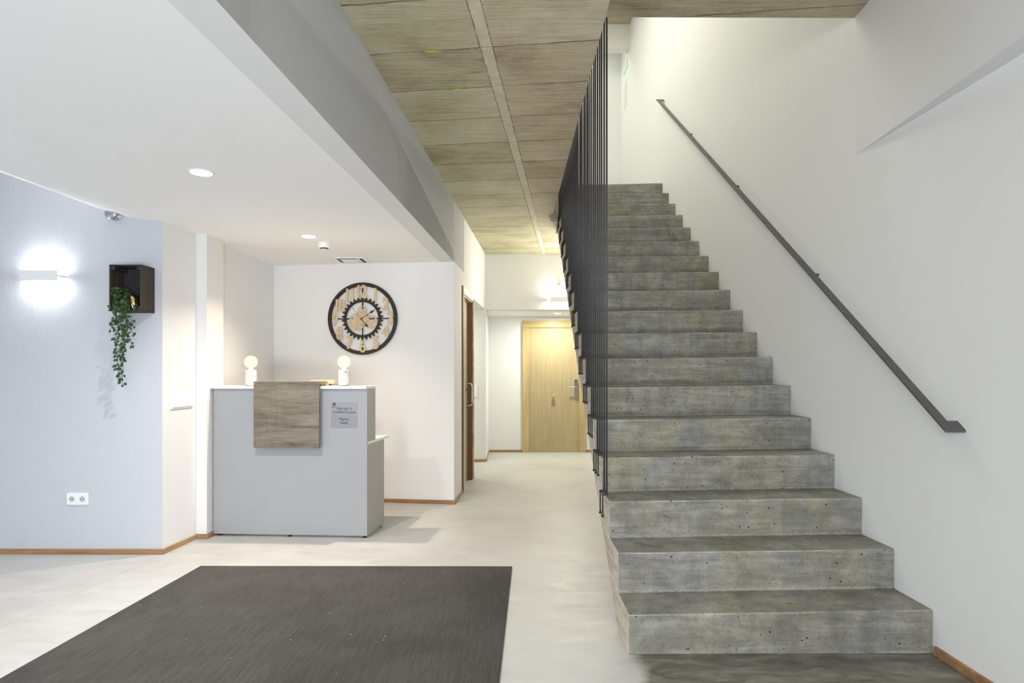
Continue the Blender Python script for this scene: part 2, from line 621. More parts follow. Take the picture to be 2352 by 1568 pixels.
def circ(r, n, cx=0, cz=0, ph=0):
    return [(cx + r * math.cos(2 * PI * i / n + ph), cz + r * math.sin(2 * PI * i / n + ph)) for i in range(n)]


def lathe(bm, prof, loc, n=32, M=None):
    M = M or Matrix.Identity(4)
    rows = []
    for r, z in prof:
        if r < 1e-6:
            rows.append([bm.verts.new(M @ Vector((loc[0], loc[1], loc[2] + z)))] if M == Matrix.Identity(4) else [bm.verts.new(M @ Vector((0, 0, z)))])
        else:
            rr = []
            for i in range(n):
                a = 2 * PI * i / n
                p = Vector((r * math.cos(a), r * math.sin(a), z))
                rr.append(bm.verts.new(p + Vector(loc) if M == Matrix.Identity(4) else M @ p))
            rows.append(rr)
    for A, B in zip(rows, rows[1:]):
        if len(A) == 1 and len(B) == 1:
            continue
        for i in range(n):
            j = (i + 1) % n
            if len(A) == 1:
                bm.faces.new((A[0], B[j], B[i]))
            elif len(B) == 1:
                bm.faces.new((A[i], A[j], B[0]))
            else:
                bm.faces.new((A[i], A[j], B[j], B[i]))
    for rr, fl in ((rows[0], True), (rows[-1], False)):
        if len(rr) > 1:
            bm.faces.new(rr[::-1] if fl else rr)
    return bm


def tube(bm, pts, r, n=8, cap=True):
    pts = [Vector(p) for p in pts]
    rings = []
    for i, p in enumerate(pts):
        if i == 0:
            d = pts[1] - p
        elif i == len(pts) - 1:
            d = p - pts[i - 1]
        else:
            d = (pts[i + 1] - p).normalized() + (p - pts[i - 1]).normalized()
        d.normalize()
        up = Vector((0, 0, 1)) if abs(d.z) < .95 else Vector((1, 0, 0))
        a = d.cross(up).normalized()
        b = d.cross(a).normalized()
        rad = r[i] if isinstance(r, (list, tuple)) else r
        rings.append([bm.verts.new(p + (a * math.cos(2 * PI * k / n) + b * math.sin(2 * PI * k / n)) * rad) for k in range(n)])
    for A, B in zip(rings, rings[1:]):
        for k in range(n):
            m = (k + 1) % n
            bm.faces.new((A[k], A[m], B[m], B[k]))
    if cap:
        bm.faces.new(rings[0][::-1])
        bm.faces.new(rings[-1])
    return bm


def text_obj(name, s, size, M, mat, parent, extrude=.001, sx=1.0, bold=0.0, spacing=1.0, align='CENTER'):
    cu = bpy.data.curves.new(name, 'FONT')
    cu.body = s
    cu.size = size
    cu.align_x = align
    cu.align_y = 'CENTER'
    cu.extrude = extrude
    cu.offset = bold
    cu.space_character = spacing
    tmp = bpy.data.objects.new(name + '_tmp', cu)
    col.objects.link(tmp)
    bpy.context.view_layer.update()
    me = bpy.data.meshes.new_from_object(tmp.evaluated_get(bpy.context.evaluated_depsgraph_get()))
    bpy.data.objects.remove(tmp)
    bpy.data.curves.remove(cu)
    # centre the glyphs, stand them in local XZ
    xs = [v.co.x for v in me.vertices]
    ys = [v.co.y for v in me.vertices]
    cx, cy = (min(xs) + max(xs)) / 2, (min(ys) + max(ys)) / 2
    for v in me.vertices:
        c = v.co
        v.co = M @ Vector(((c.x - cx) * sx, -c.z, c.y - cy))
    off = Vector((0, 0, 0))
    p = parent
    while p:
        off += Vector(p.location)
        p = p.parent
    for v in me.vertices:
        v.co -= off
    me.materials.clear()
    me.materials.append(mat)
    o = bpy.data.objects.new(name, me)
    o.parent = parent
    col.objects.link(o)
    return o


# ------------------------------------------------------------------ layout constants
ZC = 2.355          # lobby ceiling
ZK = 2.95           # corridor concrete ceiling
ZH = 3.28           # concrete slab over the foot of the stairs
ZL = 2.165          # lintel / far room ceiling
W1s = .067


def w1x(y):
    return -.563 + W1s * (y - 5.93)


RD = Vector((-.0198, .9998))


def rwx(y):
    return 1.936 - .0198 * (y - 2.80)


# floor
struct(box('floor', -5.4, 2.6, -2.6, 10.4, -.12, 0, M_floor))

# lobby white ceiling: flat, curling up towards the left wall
prof = [(-5.4, 3.05), (-4.3, 2.90), (-3.62, 2.70), (-3.23, 2.562), (-3.0, 2.472), (-2.84, 2.417), (-2.72, 2.388),
        (-2.63, 2.370), (-2.55, 2.360), (-2.46, ZC), (-.3, ZC)]
bm = bmesh.new()
rows = []
for x, z in prof:
    rr = []
    for y in (-2.6, 6.6):
        xx = w1x(y) if x == -.3 else x
        rr.append((bm.verts.new((xx, y, z)), bm.verts.new((xx, y, 3.30))))
    rows.append(rr)
for A, B in zip(rows, rows[1:]):
    bm.faces.new((A[0][0], B[0][0], B[1][0], A[1][0]))
    bm.faces.new((A[0][1], A[1][1], B[1][1], B[0][1]))
    bm.faces.new((A[0][0], A[0][1], B[0][1], B[0][0]))
    bm.faces.new((A[1][0], B[1][0], B[1][1], A[1][1]))
for r_ in (rows[0], rows[-1]):
    bm.faces.new((r_[0][0], r_[1][0], r_[1][1], r_[0][1]))
ceiling = struct(link('ceiling', bm, M_ceil))

# concrete ceilings with slab body above them
bm = bmesh.new()
poly_prism(bm, [(w1x(-2.6), -2.6), (.44, -2.6), (.435, 6.46), (.525, 6.9), (.525, 8.72), (w1x(8.72), 8.72)], ZK, 3.56)
o = struct(link('ceiling', bm, M_cceil))
bm = bmesh.new()
poly_prism(bm, [(.5255, 7.34), (1.82, 7.34), (1.80, 8.72), (.5255, 8.72)], ZK, [3.04, 3.04, 3.365, 3.365])
struct(link('ceiling', bm, M_cceil))
bm = bmesh.new()
poly_prism(bm, [(.4401, -2.6), (2.2, -2.6), (2.2, 3.43), (.52, 3.42)], ZH, 3.56)
o = struct(link('ceiling', bm, M_cceil))
# ragged concrete lip where the slab meets the stair side
bm = bmesh.new()
bmesh.ops.create_icosphere(bm, subdivisions=4, radius=1)
for v in bm.verts:
    n = .75 + .35 * random.random()
    v.co = Vector((v.co.x * .042 * n + .445, v.co.y * .14 * n + 6.56, v.co.z * .060 * n + 2.965))
struct(link('trim_1', bm, M_side))

# walls ------------------------------------------------------------
A = (-2.474, 4.315)
B = (-2.440, 4.71)
Cc = (-2.358, 4.71)
D = (-2.355, 4.975)
D2 = (-2.445, 4.975)
E = (-2.400, 6.15)
F = (-.563, 5.93)
struct(prism('wall_left', [(-5.4, 4.33), A, (-2.62, 4.60), (-5.4, 4.6)], 0, 3.28, M_wall_left))
bm = bmesh.new()
poly_prism(bm, [A, B, Cc, D, D2, E, (-2.75, 6.35), (-2.62, 4.55)], 0, 2.5)
struct(link('wall_alcove', bm, M_wall))
struct(prism('wall_back', [E, F, (-.55, 6.15), (-2.45, 6.4)], 0, 2.5, M_wall))
# W1: corridor side, with the beam over the lobby opening, a door and the side passage
th = .14


def w1seg(y0, y1, z0, z1, t=th):
    bm = bmesh.new()
    poly_prism(bm, [(w1x(y0), y0), (w1x(y1), y1), (w1x(y1) - t, y1), (w1x(y0) - t, y0)], z0, z1)
    return bm


bm = w1seg(-2.6, 5.93, ZC - .0005, ZK + .02)
b2 = [((-.563, 5.93), (w1x(6.50), 6.50)), ]
poly_prism(bm, [(w1x(5.93), 5.93), (w1x(6.5), 6.5), (w1x(6.5) - th, 6.5), (w1x(5.93) - th, 6.02)], 0, ZK + .02)
poly_prism(bm, [(w1x(6.5), 6.5), (w1x(7.26), 7.26), (w1x(7.26) - th, 7.26), (w1x(6.5) - th, 6.5)], 2.125, ZK + .02)
poly_prism(bm, [(w1x(7.26), 7.26), (w1x(7.36), 7.36), (w1x(7.36) - th, 7.36), (w1x(7.26) - th, 7.26)], 0, ZK + .02)
poly_prism(bm, [(w1x(7.36), 7.36), (w1x(8.72), 8.72), (w1x(8.72) - th, 8.72), (w1x(7.36) - th, 7.36)], ZL, ZK + .02)
struct(link('wall_corridor', bm, M_wall))
# side passage
bm = bmesh.new()
bx(bm, -2.4, w1x(7.36) - th, 7.22, 7.36, 0, 2.4)
bx(bm, -2.4, -2.3, 7.36, 8.67, 0, 2.4)
struct(link('wall_passage', bm, M_wall))
struct(box('ceiling', -2.4, w1x(7.4) - th, 7.30, 8.67, ZL, 2.4, M_ceil))
# F wall: column block and lintel band
bm = bmesh.new()
bx(bm, -2.4, -.372, 8.67, 9.80, 0, ZL)
bx(bm, -.9, 2.4, 8.67, 8.85, ZL, ZK + .03)
struct(link('wall_lintel', bm, M_wall))
struct(box('ceiling', -.6, 2.4, 8.85, 9.80, ZL - .012, 2.3, M_ceil))
struct(box('wall_far', -.5, 2.5, 9.68, 9.86, 0, 2.3, M_wall))
struct(box('wall_far_right', 2.3, 2.4, 8.4, 9.9, 0, 2.3, M_wall))
# right wall
bm = bmesh.new()
poly_prism(bm, [(rwx(-2.6), -2.6), (rwx(10.0), 10.0), (2.5, 10.0), (2.5, -2.6)], 0, 7.0)
struct(link('wall_right', bm, M_wall))
# projecting upper part of the right wall, near the camera
bm = bmesh.new()
poly_prism(bm, [(1.9238, 3.41), (rwx(3.41) + .04, 3.43), (rwx(-2.6) + .02, -2.6), (1.9238 - .065 * 6.01, -2.6)], 2.505, ZH + .05)
struct(link('wall_right_upper', bm, M_wall))
# upper hall
bm = bmesh.new()
bx(bm, -1.6, 2.0, 10.0, 10.15, 3.3, 7.0)
struct(link('wall_upper_back', bm, M_wall))
bm = bmesh.new()
bx(bm, -1.6, 1.9, 9.34, 9.5, 6.235, 7.0)
struct(link('wall_upper_lintel', bm, M_wall))
struct(box('wall_upper_left', -1.7, -1.6, 2.0, 10.15, 3.56, 7.0, M_wall))
struct(box('ceiling', -1.7, 2.3, 2.0, 9.40, 6.60, 6.8, M_cceil))
struct(box('ceiling', -1.7, 2.3, 9.50, 10.2, 6.50, 6.7, M_ceil))
struct(box('wall_upper_front', -1.7, 2.3, 1.9, 2.0, 3.56, 7.0, M_wall))

# baseboards --------------------------------------------------------
bh = .036


def skirt(name, p0, p1, mat, h=bh, t=.014, e0=0, e1=0):
    bm = bmesh.new()
    p0 = Vector(p0)
    p1 = Vector(p1)
    d = (p1 - p0).normalized()
    p0 = p0 - d * e0
    p1 = p1 + d * e1
    n = Vector((d.y, -d.x)) * t
    poly_prism(bm, [p0[:], p1[:], (p1 + n)[:], (p0 + n)[:]], 0.001, h)
    return struct(link(name, bm, mat, bevel=.002))


skirt('baseboard_left', (-5.4, 4.33), A, M_base, e1=.012)
skirt('baseboard_alcove', A, B, M_baseY)
skirt('baseboard_pillar', B, Cc, M_base, e1=.014)
skirt('baseboard_pillar_side', Cc, D, M_base)
skirt('baseboard_back', E, F, M_base, e1=.014)
skirt('baseboard_corridor', F, (w1x(6.43), 6.43), M_baseY)
skirt('baseboard_column', (-2.0, 8.67), (-.372, 8.67), M_base, e1=.014)
skirt('baseboard_column_side', (-.372, 8.67), (-.372, 9.68), M_baseY)
skirt('baseboard_far', (-.372, 9.68), (.16, 9.68), M_base)
skirt('baseboard_far_right', (1.167, 9.68), (2.3, 9.68), M_base)
skirt('baseboard_right', (rwx(2.78), 2.78), (rwx(-2.0), -2.0), M_base, h=.042, t=.016)
skirt('baseboard_jamb', (w1x(7.34) + .001, 7.335), (w1x(7.36) + .001, 7.375), M_baseY)

# staircase ----------------------------------------------------------
r, tr = .1995, .277
XL = .533


def yl(n):
    return 2.785 + tr * (n - 1)


def yr(n):
    return 2.803 + .2743 * (n - 1)


NS = 18
stairs = thing('staircase', (1.2, 2.79, 0), 'raw concrete staircase of eighteen steps rising beside the white right wall', 'staircase')
for n in range(1, NS + 1):
    y0l, y0r = yl(n), yr(n)
    last = n == NS
    y1l, y1r = (yl(n + 1) + .01, yr(n + 1) + .01) if not last else (10.0, 10.0)
    tz = .016
    zb = (n - 1) * r
    zt = n * r
    xr0, xr1 = rwx(y0r) - .0004, rwx(y1r) - .0004
    xl = XL
    bm = bmesh.new()
    nseg = 16
    rb = random.Random(n)
    bot, top, bbot, btop = [], [], [], []
    for i in range(nseg + 1):
        f = i / nseg
        jit = rb.uniform(-.0015, .0015)
        x = xl + (xr0 - xl) * f
        y = y0l + (y0r - y0l) * f
        z_t = zt - tz * (1 - f)
        z_b = (zb - (tz * (1 - f) if n > 1 else 0)) - (.02 if n > 1 else -.0)
        bot.append(bm.verts.new((x, y + .001, z_b)))
        top.append(bm.verts.new((x, y + jit, z_t + jit)))
        x = xl + (xr1 - xl) * f
        y = y1l + (y1r - y1l) * f
        bbot.append(bm.verts.new((x, y, z_b)))
        btop.append(bm.verts.new((x, y, z_t)))
    for i in range(nseg):
        bm.faces.new((bot[i], bot[i + 1], top[i + 1], top[i]))
        bm.faces.new((top[i], top[i + 1], btop[i + 1], btop[i]))
        bm.faces.new((btop[i], btop[i + 1], bbot[i + 1], bbot[i]))
        bm.faces.new((bbot[i], bbot[i + 1], bot[i + 1], bot[i]))
    fl = bm.faces.new((bot[0], top[0], btop[0], bbot[0]))
    fl.material_index = 1
    bm.faces.new((bot[-1], bbot[-1], btop[-1], top[-1]))
    st = link('landing' if last else 'step', bm, [M_stair, M_side], stairs, bevel=.004)
# inclined slab under the steps
bm = bmesh.new()
sec = [(2.80, 0.001), (3.075, 0.001), (7.75, 3.335), (7.75, 3.30 + .20), (yl(17) + .0, 16 * r + .012)]
n_ = len(sec)
lf = [bm.verts.new((XL + .0006, y, z)) for y, z in sec]
rf = [bm.verts.new((rwx(y) - .0004, y, z)) for y, z in sec]
f0 = bm.faces.new(lf)
f0.material_index = 1
bm.faces.new(rf[::-1])
for i in range(n_):
    j = (i + 1) % n_
    bm.faces.new((lf[i], rf[i], rf[j], lf[j]))
link('stair_slab', bm, [M_stair, M_side], stairs)

# balustrade of vertical bars ------------------------------------------
rail = thing('stair_balustrade', (.527, 3.443, .58), 'slim dark grey vertical steel bars along the open left side of the stairs', 'balustrade')
XB = .531
y = 3.443
cnt = 0
rbar = random.Random(11)
while y < 7.72:
    n = int((y - 2.785 + 1e-6) // tr) + 1
    zt = n * r - .016
    bm = bmesh.new()
    lean = rbar.uniform(-.016, .016)
    tube(bm, [(XB + .004, y, zt + .012), (XB + .004, y + lean, 3.62)], .0053, 10)
    b_ = link('bar', bm, M_steel_dark, rail, smooth=True)
    bm = bmesh.new()
    tube(bm, [(XB + .004, y, zt + .018), (XB - .017, y, zt + .016), (XB - .019, y, zt + .010), (XB - .019, y, zt - .105)], .0042, 6)
    lathe(bm, [(.0075, 0), (.0075, .012)], (XB - .019, y, zt - .112), 8)
    bx(bm, XB - .024, XB + .012, y - .0065, y + .0065, zt + .010, zt + .024)
    link('bracket', bm, M_slot, b_)
    y += tr / 3
    cnt += 1

# handrail ----------------------------------------------------------------
hr = thing('handrail', (1.87, 2.61, 1.04), 'dark grey flat steel handrail sloping up the white wall beside the stairs', 'handrail')
wd, tk = .042, .012
yb, zb_ = 2.605, 1.045
yt, zt_ = 7.43, 4.602


def hrp(y, off, dz=0.0):
    z = zb_ + (y - yb) * (zt_ - zb_) / (yt - yb)
    return Vector((rwx(y) - off, y, z + dz))


bm = bmesh.new()
offo, offi = .088, .044
ring4 = []
for yy in (yb, yt):
    ring4.append([bm.verts.new(hrp(yy, offo, 0)), bm.verts.new(hrp(yy, offi, 0)), bm.verts.new(hrp(yy, offi, -tk)), bm.verts.new(hrp(yy, offo, -tk))])
a, b = ring4
bm.faces.new(a[::-1])
bm.faces.new(b)
for i in range(4):
    j = (i + 1) % 4
    bm.faces.new((a[i], a[j], b[j], b[i]))
link('rail', bm, M_rail, hr, bevel=.0015)
for y0, y1, nm in ((yb, yb + .048, 'end_return'), (yt - .055, yt, 'end_return')):
    bm = bmesh.new()
    a = [bm.verts.new(hrp(y0, offi + .004, 0)), bm.verts.new(hrp(y0, -.003, 0)), bm.verts.new(hrp(y1, -.003, 0)), bm.verts.new(hrp(y1, offi + .004, 0))]
    b = [bm.verts.new(v.co - Vector((0, 0, tk))) for v in a]
    bm.faces.new(a)
    bm.faces.new(b[::-1])
    for i in range(4):
        j = (i + 1) % 4
        bm.faces.new((a[i], a[j], b[j], b[i]))
    link(nm, bm, M_rail, hr, bevel=.0015)
for yy in (6.314, 5.077, 3.809):
    bm = bmesh.new()
    p = hrp(yy, .052, -tk)
    q = hrp(yy, -.004, 0)
    tube(bm, [p, Vector((p.x + .004, p.y, p.z - .018)), Vector((p.x + .014, p.y, p.z - .024)), Vector((q.x, p.y, p.z - .024))], .0075, 10)
    link('bracket', bm, M_rail, hr, smooth=True)

# rug ------------------------------------------------------------------------
bm = bmesh.new()
poly_prism(bm, [(-2.057, 4.027), (0.0, 4.018), (-.105, 1.1), (-2.235, 1.1)], 0.0008, .009)
o = link('floor_mat', bm, M_rug, bevel=.002)
tag(o, 'large dark grey-brown ribbed entrance mat lying on the pale floor', 'mat')

# reception desk -----------------------------------------------------------------
FL_ = Vector((-2.342, 4.785))
FR_ = Vector((-1.122, 4.715))
sd = Vector((.13, .99))
fd = (FR_ - FL_).normalized()
desk = thing('reception_desk', (-1.73, 4.75, 0), 'white reception desk with raised counter in the alcove', 'reception desk')


def dpt(along, back):
    """along: metres from the front left corner along the front; back: metres behind the front"""
    p = FL_ + fd * along + sd * back
    return (p.x, p.y)


LW = (FR_ - FL_).length
prism('front_panel', [dpt(0, 0), dpt(LW, 0), dpt(LW, .019), dpt(0, .019)], .018, 1.156, M_white_lam, desk, .001)
prism('side_panel', [dpt(LW - .019, .0195), dpt(LW, .0195), dpt(LW, .392), dpt(LW - .019, .392)], .018, .724, M_white_side, desk, .001)
prism('side_panel', [dpt(LW - .019, .0195), dpt(LW, .0195), dpt(LW, .187), dpt(LW - .019, .187)], .744, 1.156, M_white_side, desk, .001)
prism('side_panel', [dpt(0, .0195), dpt(.019, .0195), dpt(.019, .392), dpt(0, .392)], .018, .724, M_white_side, desk, .001)
prism('side_panel', [dpt(0, .0195), dpt(.019, .0195), dpt(.019, .187), dpt(0, .187)], .744, 1.156, M_white_side, desk, .001)
prism('shelf_back_panel', [dpt(.019, .170), dpt(LW - .019, .170), dpt(LW - .019, .187), dpt(.019, .187)], .744, 1.156, M_white_side, desk, .001)
prism('worktop', [dpt(0, .0195), dpt(LW, .0195), dpt(LW + .0, .513), dpt(0, .513)], .7245, .7435, M_white_top, desk, .001)
prism('counter_top', [dpt(-.018, -.026), dpt(LW + .003, -.026), dpt(LW + .003, .195), dpt(-.018, .195)], 1.1565, 1.177, M_white_top, desk, .001)
for al, bk in ((.04, .03), (.60, .03), (LW - .03, .03), (LW - .03, .36), (.04, .36)):
    bm = bmesh.new()
    p = dpt(al, bk)
    lathe(bm, [(.016, 0), (.016, .006), (.010, .008), (.010, .0182)], (p[0], p[1], 0), 14)
    link('foot', bm, M_black, desk)
# wood panel hung over the counter
pan = thing('wooden_display_panel', (-1.73, 4.68, .705), 'grey oak square panel hooked over the front of the white counter', 'panel')
a0 = (-1.986 - FL_.x)
a1 = (-1.470 - FL_.x)
prism('front_board', [dpt(a0, -.062), dpt(a1, -.062), dpt(a1, -.044), dpt(a0, -.044)], .703, 1.1955, M_sonoma, pan, .001)
prism('top_board', [dpt(a0, -.062), dpt(a1, -.062), dpt(a1, .085), dpt(a0, .085)], 1.1960, 1.214, M_sonoma, pan, .001)
prism('spacer', [dpt(a0 + .03, -.0435), dpt(a1 - .03, -.0435), dpt(a1 - .03, -.027), dpt(a0 + .03, -.027)], 1.10, 1.17, M_sonoma, pan)
prism('spacer', [dpt(a0 + .01, .0), dpt(a1 - .01, .0), dpt(a1 - .01, .07), dpt(a0 + .01, .07)], 1.1775, 1.1955, M_sonoma, pan)

# sign on the desk
ang = math.atan2(fd.y, fd.x)


def deskM(x, z, out=.0):
    """matrix with origin on the desk front at world x, height z; local x along the desk, local y into it"""
    al = (x - FL_.x) / fd.x
    p = dpt(al, -out)
    return Matrix.Translation((p[0], p[1], z)) @ Matrix.Rotation(ang, 4, 'Z')


sg = thing('desk_sign', (-1.30, 4.72, .85), 'grey bilingual pilgrim stamp notice stuck to the right of the desk front', 'sign')
for z0, z1, mt in ((.952, 1.053, M_label), (.850, .9515, M_label2)):
    bm = bmesh.new()
    extr(bm, [(-.105, z0 - .952), (.105, z0 - .952), (.105, z1 - .952), (-.105, z1 - .952)], deskM(-1.300, .952, .0012), .001)
    link('label_sheet', bm, mt, sg)
text_obj('lettering', 'Sella aquí tu', .030, deskM(-1.300, 1.002, .0018), M_ink, sg, .0003, .86)
text_obj('lettering', 'COMPOSTELANA', .0262, deskM(-1.300, .974, .0018), M_ink, sg, .0003, .90)
text_obj('lettering', 'Pilgrims', .028, deskM(-1.300, .919, .0018), M_ink, sg, .0003, .88)
text_obj('lettering', 'Stamp', .028, deskM(-1.300, .891, .0018), M_ink, sg, .0003, .88)
text_obj('logo_lettering', 'ESTELLA', .0085, deskM(-1.379, 1.016, .0018), M_ink, sg, .0003, .95, .0002)
bm = bmesh.new()
Ml = deskM(-1.379, 1.028, .0018)
arc = [(.0125 * math.cos(R(a)), .018 * math.sin(R(a))) for a in range(0, 181, 12)]
arc2 = [(.0065 * math.cos(R(a)) + .001, .008 * math.sin(R(a))) for a in range(180, -1, -12)]
extr(bm, [(p[0], p[1] + .002) for p in arc] + [(p[0], p[1] + .002) for p in arc2], Ml, .0006)
extr(bm, [(-.0125, -.001), (.0125, -.001), (.0125, .003), (-.0125, .003)], Ml, .0006)
link('logo', bm, M_ink, sg)


# table lamps
def table_lamp(x, y, label, mark=False):
    z = 1.1772
    t = thing('table_lamp', (x, y, z), label, 'lamp', 'globe bulb lamps on the desk')
    bm = bmesh.new()
    lathe(bm, [(.040, .003), (.0425, .005), (.0425, .122), (.0405, .125), (.020, .125), (.020, .118), (0, .118)], (x, y, z), 40)
    link('base', bm, M_concrete_lamp, t, smooth=False, bevel=0)
    bm = bmesh.new()
    lathe(bm, [(.041, 0), (.041, .003), (0, .003)], (x, y, z), 32)
    link('felt_foot', bm, M_black, t)
    bm = bmesh.new()
    lathe(bm, [(.0185, .112), (.0185, .134), (.015, .137), (0, .137)], (x, y, z), 24)
    link('lamp_holder', bm, M_white_pl, t, smooth=True)
    bm = bmesh.new()
    rb, zc = .051, .125 + .012 + .051
    pr = [(.0135, .132), (.015, .140)]
    for a in range(-62, 90, 8):
        pr.append((rb * math.cos(R(a)), zc + rb * math.sin(R(a))))
    pr.append((0, zc + rb))
    lathe(bm, pr, (x, y, z), 32)
    bl = link('bulb', bm, M_bulb, t, smooth=True)
    bm = bmesh.new()
    lathe(bm, [(.004, .137), (.006, .150), (.016, zc - .012), (.019, zc), (.016, zc + .018), (.005, zc + .028), (0, zc + .029)], (x, y, z), 16)
    link('filament', bm, M_fil, bl, smooth=True)
    if mark:
        bm = bmesh.new()
        for k, (w_, h_) in enumerate(((.011, .0022), (.011, .003))):
            for j in range(4):
                a0_ = -PI / 2 + .42 + j * .085
                a1_ = a0_ + .062
                zz = z + .106 + k * .005
                rr_ = .0431
                vs = [bm.verts.new((x + rr_ * math.cos(a_), y + rr_ * math.sin(a_), z_)) for a_, z_ in ((a0_, zz), (a1_, zz), (a1_, zz + h_), (a0_, zz + h_))]
                vi = [bm.verts.new((x + (rr_ - .0008) * math.cos(a_), y + (rr_ - .0008) * math.sin(a_), z_)) for a_, z_ in ((a0_, zz), (a1_, zz), (a1_, zz + h_), (a0_, zz + h_))]
                bm.faces.new(vs)
                bm.faces.new(vi[::-1])
                for q_ in range(4):
                    s_ = (q_ + 1) % 4
                    bm.faces.new((vs[q_], vs[s_], vi[s_], vi[q_]))
        link('maker_mark', bm, M_ink, t)
    point('bulb_light', (x, y, z + zc), 2.6 if not mark else 6.0, WARM, .03)
    return t


table_lamp(-2.080, 4.855, 'cement base globe bulb lamp on the left end of the desk counter')
table_lamp(-1.333, 4.835, 'white base globe bulb lamp with small mark on the right end of the desk counter', True)
# pale wooden tray and cable behind the panel
tr_ = thing('wooden_tray', (-1.49, 4.86, 1.1772), 'pale wooden tray on the counter between the panel and the right lamp', 'tray')
prism('tray_base', [(-1.60, 4.84), (-1.4525, 4.83), (-1.4525, 4.90), (-1.60, 4.91)], 1.1773, 1.193, M_palewood, tr_, .001)
prism('tray_top', [(-1.60, 4.838), (-1.418, 4.825), (-1.418, 4.905), (-1.60, 4.915)], 1.1935, 1.2205, M_palewood, tr_, .002)
bm = bmesh.new()
tube(bm, [(-1.4520, 4.835, 1.186), (-1.438, 4.832, 1.188), (-1.42, 4.832, 1.185), (-1.400, 4.834, 1.190), (-1.3765, 4.835, 1.189)], .0022, 8)
lathe(bm, [(.0048, 0), (.0048, .008)], (-1.447, 4.835, 1.182), 10)
tag(link('lamp_cable', bm, M_black), 'thin black cable from the tray to the right lamp', 'cable')

# wall clock --------------------------------------------------------------------
wa = math.atan2(F[1] - E[1], F[0] - E[0])
cxw, cyw = -1.4737, 6.039
CM = Matrix.Translation((cxw, cyw, 1.809)) @ Matrix.Rotation(wa, 4, 'Z') @ Matrix.Translation((0, -.028, 0))
clock = thing('wall_clock', (cxw, cyw - .02, 1.45), 'large round dark-rimmed gear clock with pale wooden numerals on the alcove wall', 'clock')
S = .356 / 575.0     # metres per pixel of the study crop


def cp(px, py):
    return ((px - 815) * S, -(py - 797) * S)


bm = bmesh.new()
ring(bm, circ(.356, 96), circ(.320, 96), CM, .018)
link('rim', bm, M_clockrim, clock, bevel=.001)
bm = bmesh.new()
NT_ = 30
po, pi_ = [], []
for i in range(NT_):
    for fr, rad in ((0, .184), (.14, .188), (.44, .213), (.56, .213), (.86, .188)):
        a = 2 * PI * (i + fr) / NT_
        po.append((rad * math.cos(a), rad * math.sin(a)))
        pi_.append((.163 * math.cos(a), .163 * math.sin(a)))
ring(bm, po, pi_, CM @ Matrix.Translation((0, -.001, 0)), .010)
link('gear_ring', bm, M_clockrim, clock)
for k in range(4):
    bm = bmesh.new()
    a = k * PI / 2
    d = Vector((math.cos(a), math.sin(a)))
    nrm = Vector((-d.y, d.x)) * .0055
    p0, p1 = d * .03, d * .322
    extr(bm, [tuple(p0 - nrm), tuple(p1 - nrm), tuple(p1 + nrm), tuple(p0 + nrm)], CM @ Matrix.Translation((0, .010, 0)), .006)
    link('spoke', bm, M_clockblack, clock)
nums = {12: (818, 365), 1: (1035, 415), 2: (1205, 565), 3: (1278, 790), 4: (1200, 1010), 5: (1040, 1182), 6: (824, 1237),
        7: (610, 1180), 8: (440, 1030), 9: (365, 810), 10: (455, 588), 11: (612, 418)}
for k, (px, py) in nums.items():
    q = cp(px, py)
    text_obj('numeral', str(k), .168, CM @ Matrix.Translation((q[0], -.002, q[1])), M_clockwood, clock, .004, .80, .0030 if k in (6, 9) else .0058, .80)


def small_gear(px, py, rad, teeth, holes, name='cog'):
    bm = bmesh.new()
    cx, cz = cp(px, py)
    outl, inl = [], []
    inner = rad * .80
    for i in range(teeth):
        for fr, rr in ((0, .93), (.3, .93), (.42, 1.0), (.6, 1.0), (.75, .93)):
            a = 2 * PI * (i + fr) / teeth
            outl.append((cx + rad * rr * math.cos(a), cz + rad * rr * math.sin(a)))
            inl.append((cx + inner * math.cos(a), cz + inner * math.sin(a)))
    Mg = CM @ Matrix.Translation((0, .002, 0))
    ring(bm, outl, inl, Mg, .006)
    extr(bm, circ(rad * .38, 24, cx, cz), Mg, .006)
    for h in range(holes):
        a = 2 * PI * h / holes + .4
        d = Vector((math.cos(a), math.sin(a)))
        nn = Vector((-d.y, d.x)) * rad * .16
        c = Vector((cx, cz))
        extr(bm, [tuple(c + d * rad * .3 - nn), tuple(c + d * rad * .85 - nn * 1.3), tuple(c + d * rad * .85 + nn * 1.3), tuple(c + d * rad * .3 + nn)], Mg @ Matrix.Translation((0, .0003, 0)), .0055)
    link(name, bm, M_clockwood, clock)


small_gear(815, 672, .050, 26, 4)
small_gear(728, 848, .088, 44, 5)
small_gear(962, 850, .066, 34, 3)
bm = bmesh.new()
extr(bm, circ(.060, 40, *cp(812, 798)), CM @ Matrix.Translation((0, -.003, 0)), .008)
extr(bm, circ(.058, 30, *cp(750, 830)), CM @ Matrix.Translation((0, -.0022, 0)), .006)
link('movement_cover', bm, M_clockwood, clock)


def hand(name, tip, tail, w0, w1, spade, dy):
    bm = bmesh.new()
    c = Vector(cp(803, 800))
    t_ = Vector(cp(*tip))
    tl = Vector(cp(*tail))
    d = (t_ - c).normalized()
    n = Vector((-d.y, d.x))
    L = (t_ - c).length
    pts_r = [(tl - n * w0 * .5), (c + d * L * .62 - n * w1 * .5)]
    pts_l = [(tl + n * w0 * .5), (c + d * L * .62 + n * w1 * .5)]
    if spade:
        pts_r += [c + d * L * .70 - n * spade, c + d * L * .78 - n * spade * .8]
        pts_l += [c + d * L * .70 + n * spade, c + d * L * .78 + n * spade * .8]
    pts = pts_r + [t_] + pts_l[::-1]
    extr(bm, [tuple(p) for p in pts], CM @ Matrix.Translation((0, dy, 0)), .0015)
    link(name, bm, M_clockblack, clock)


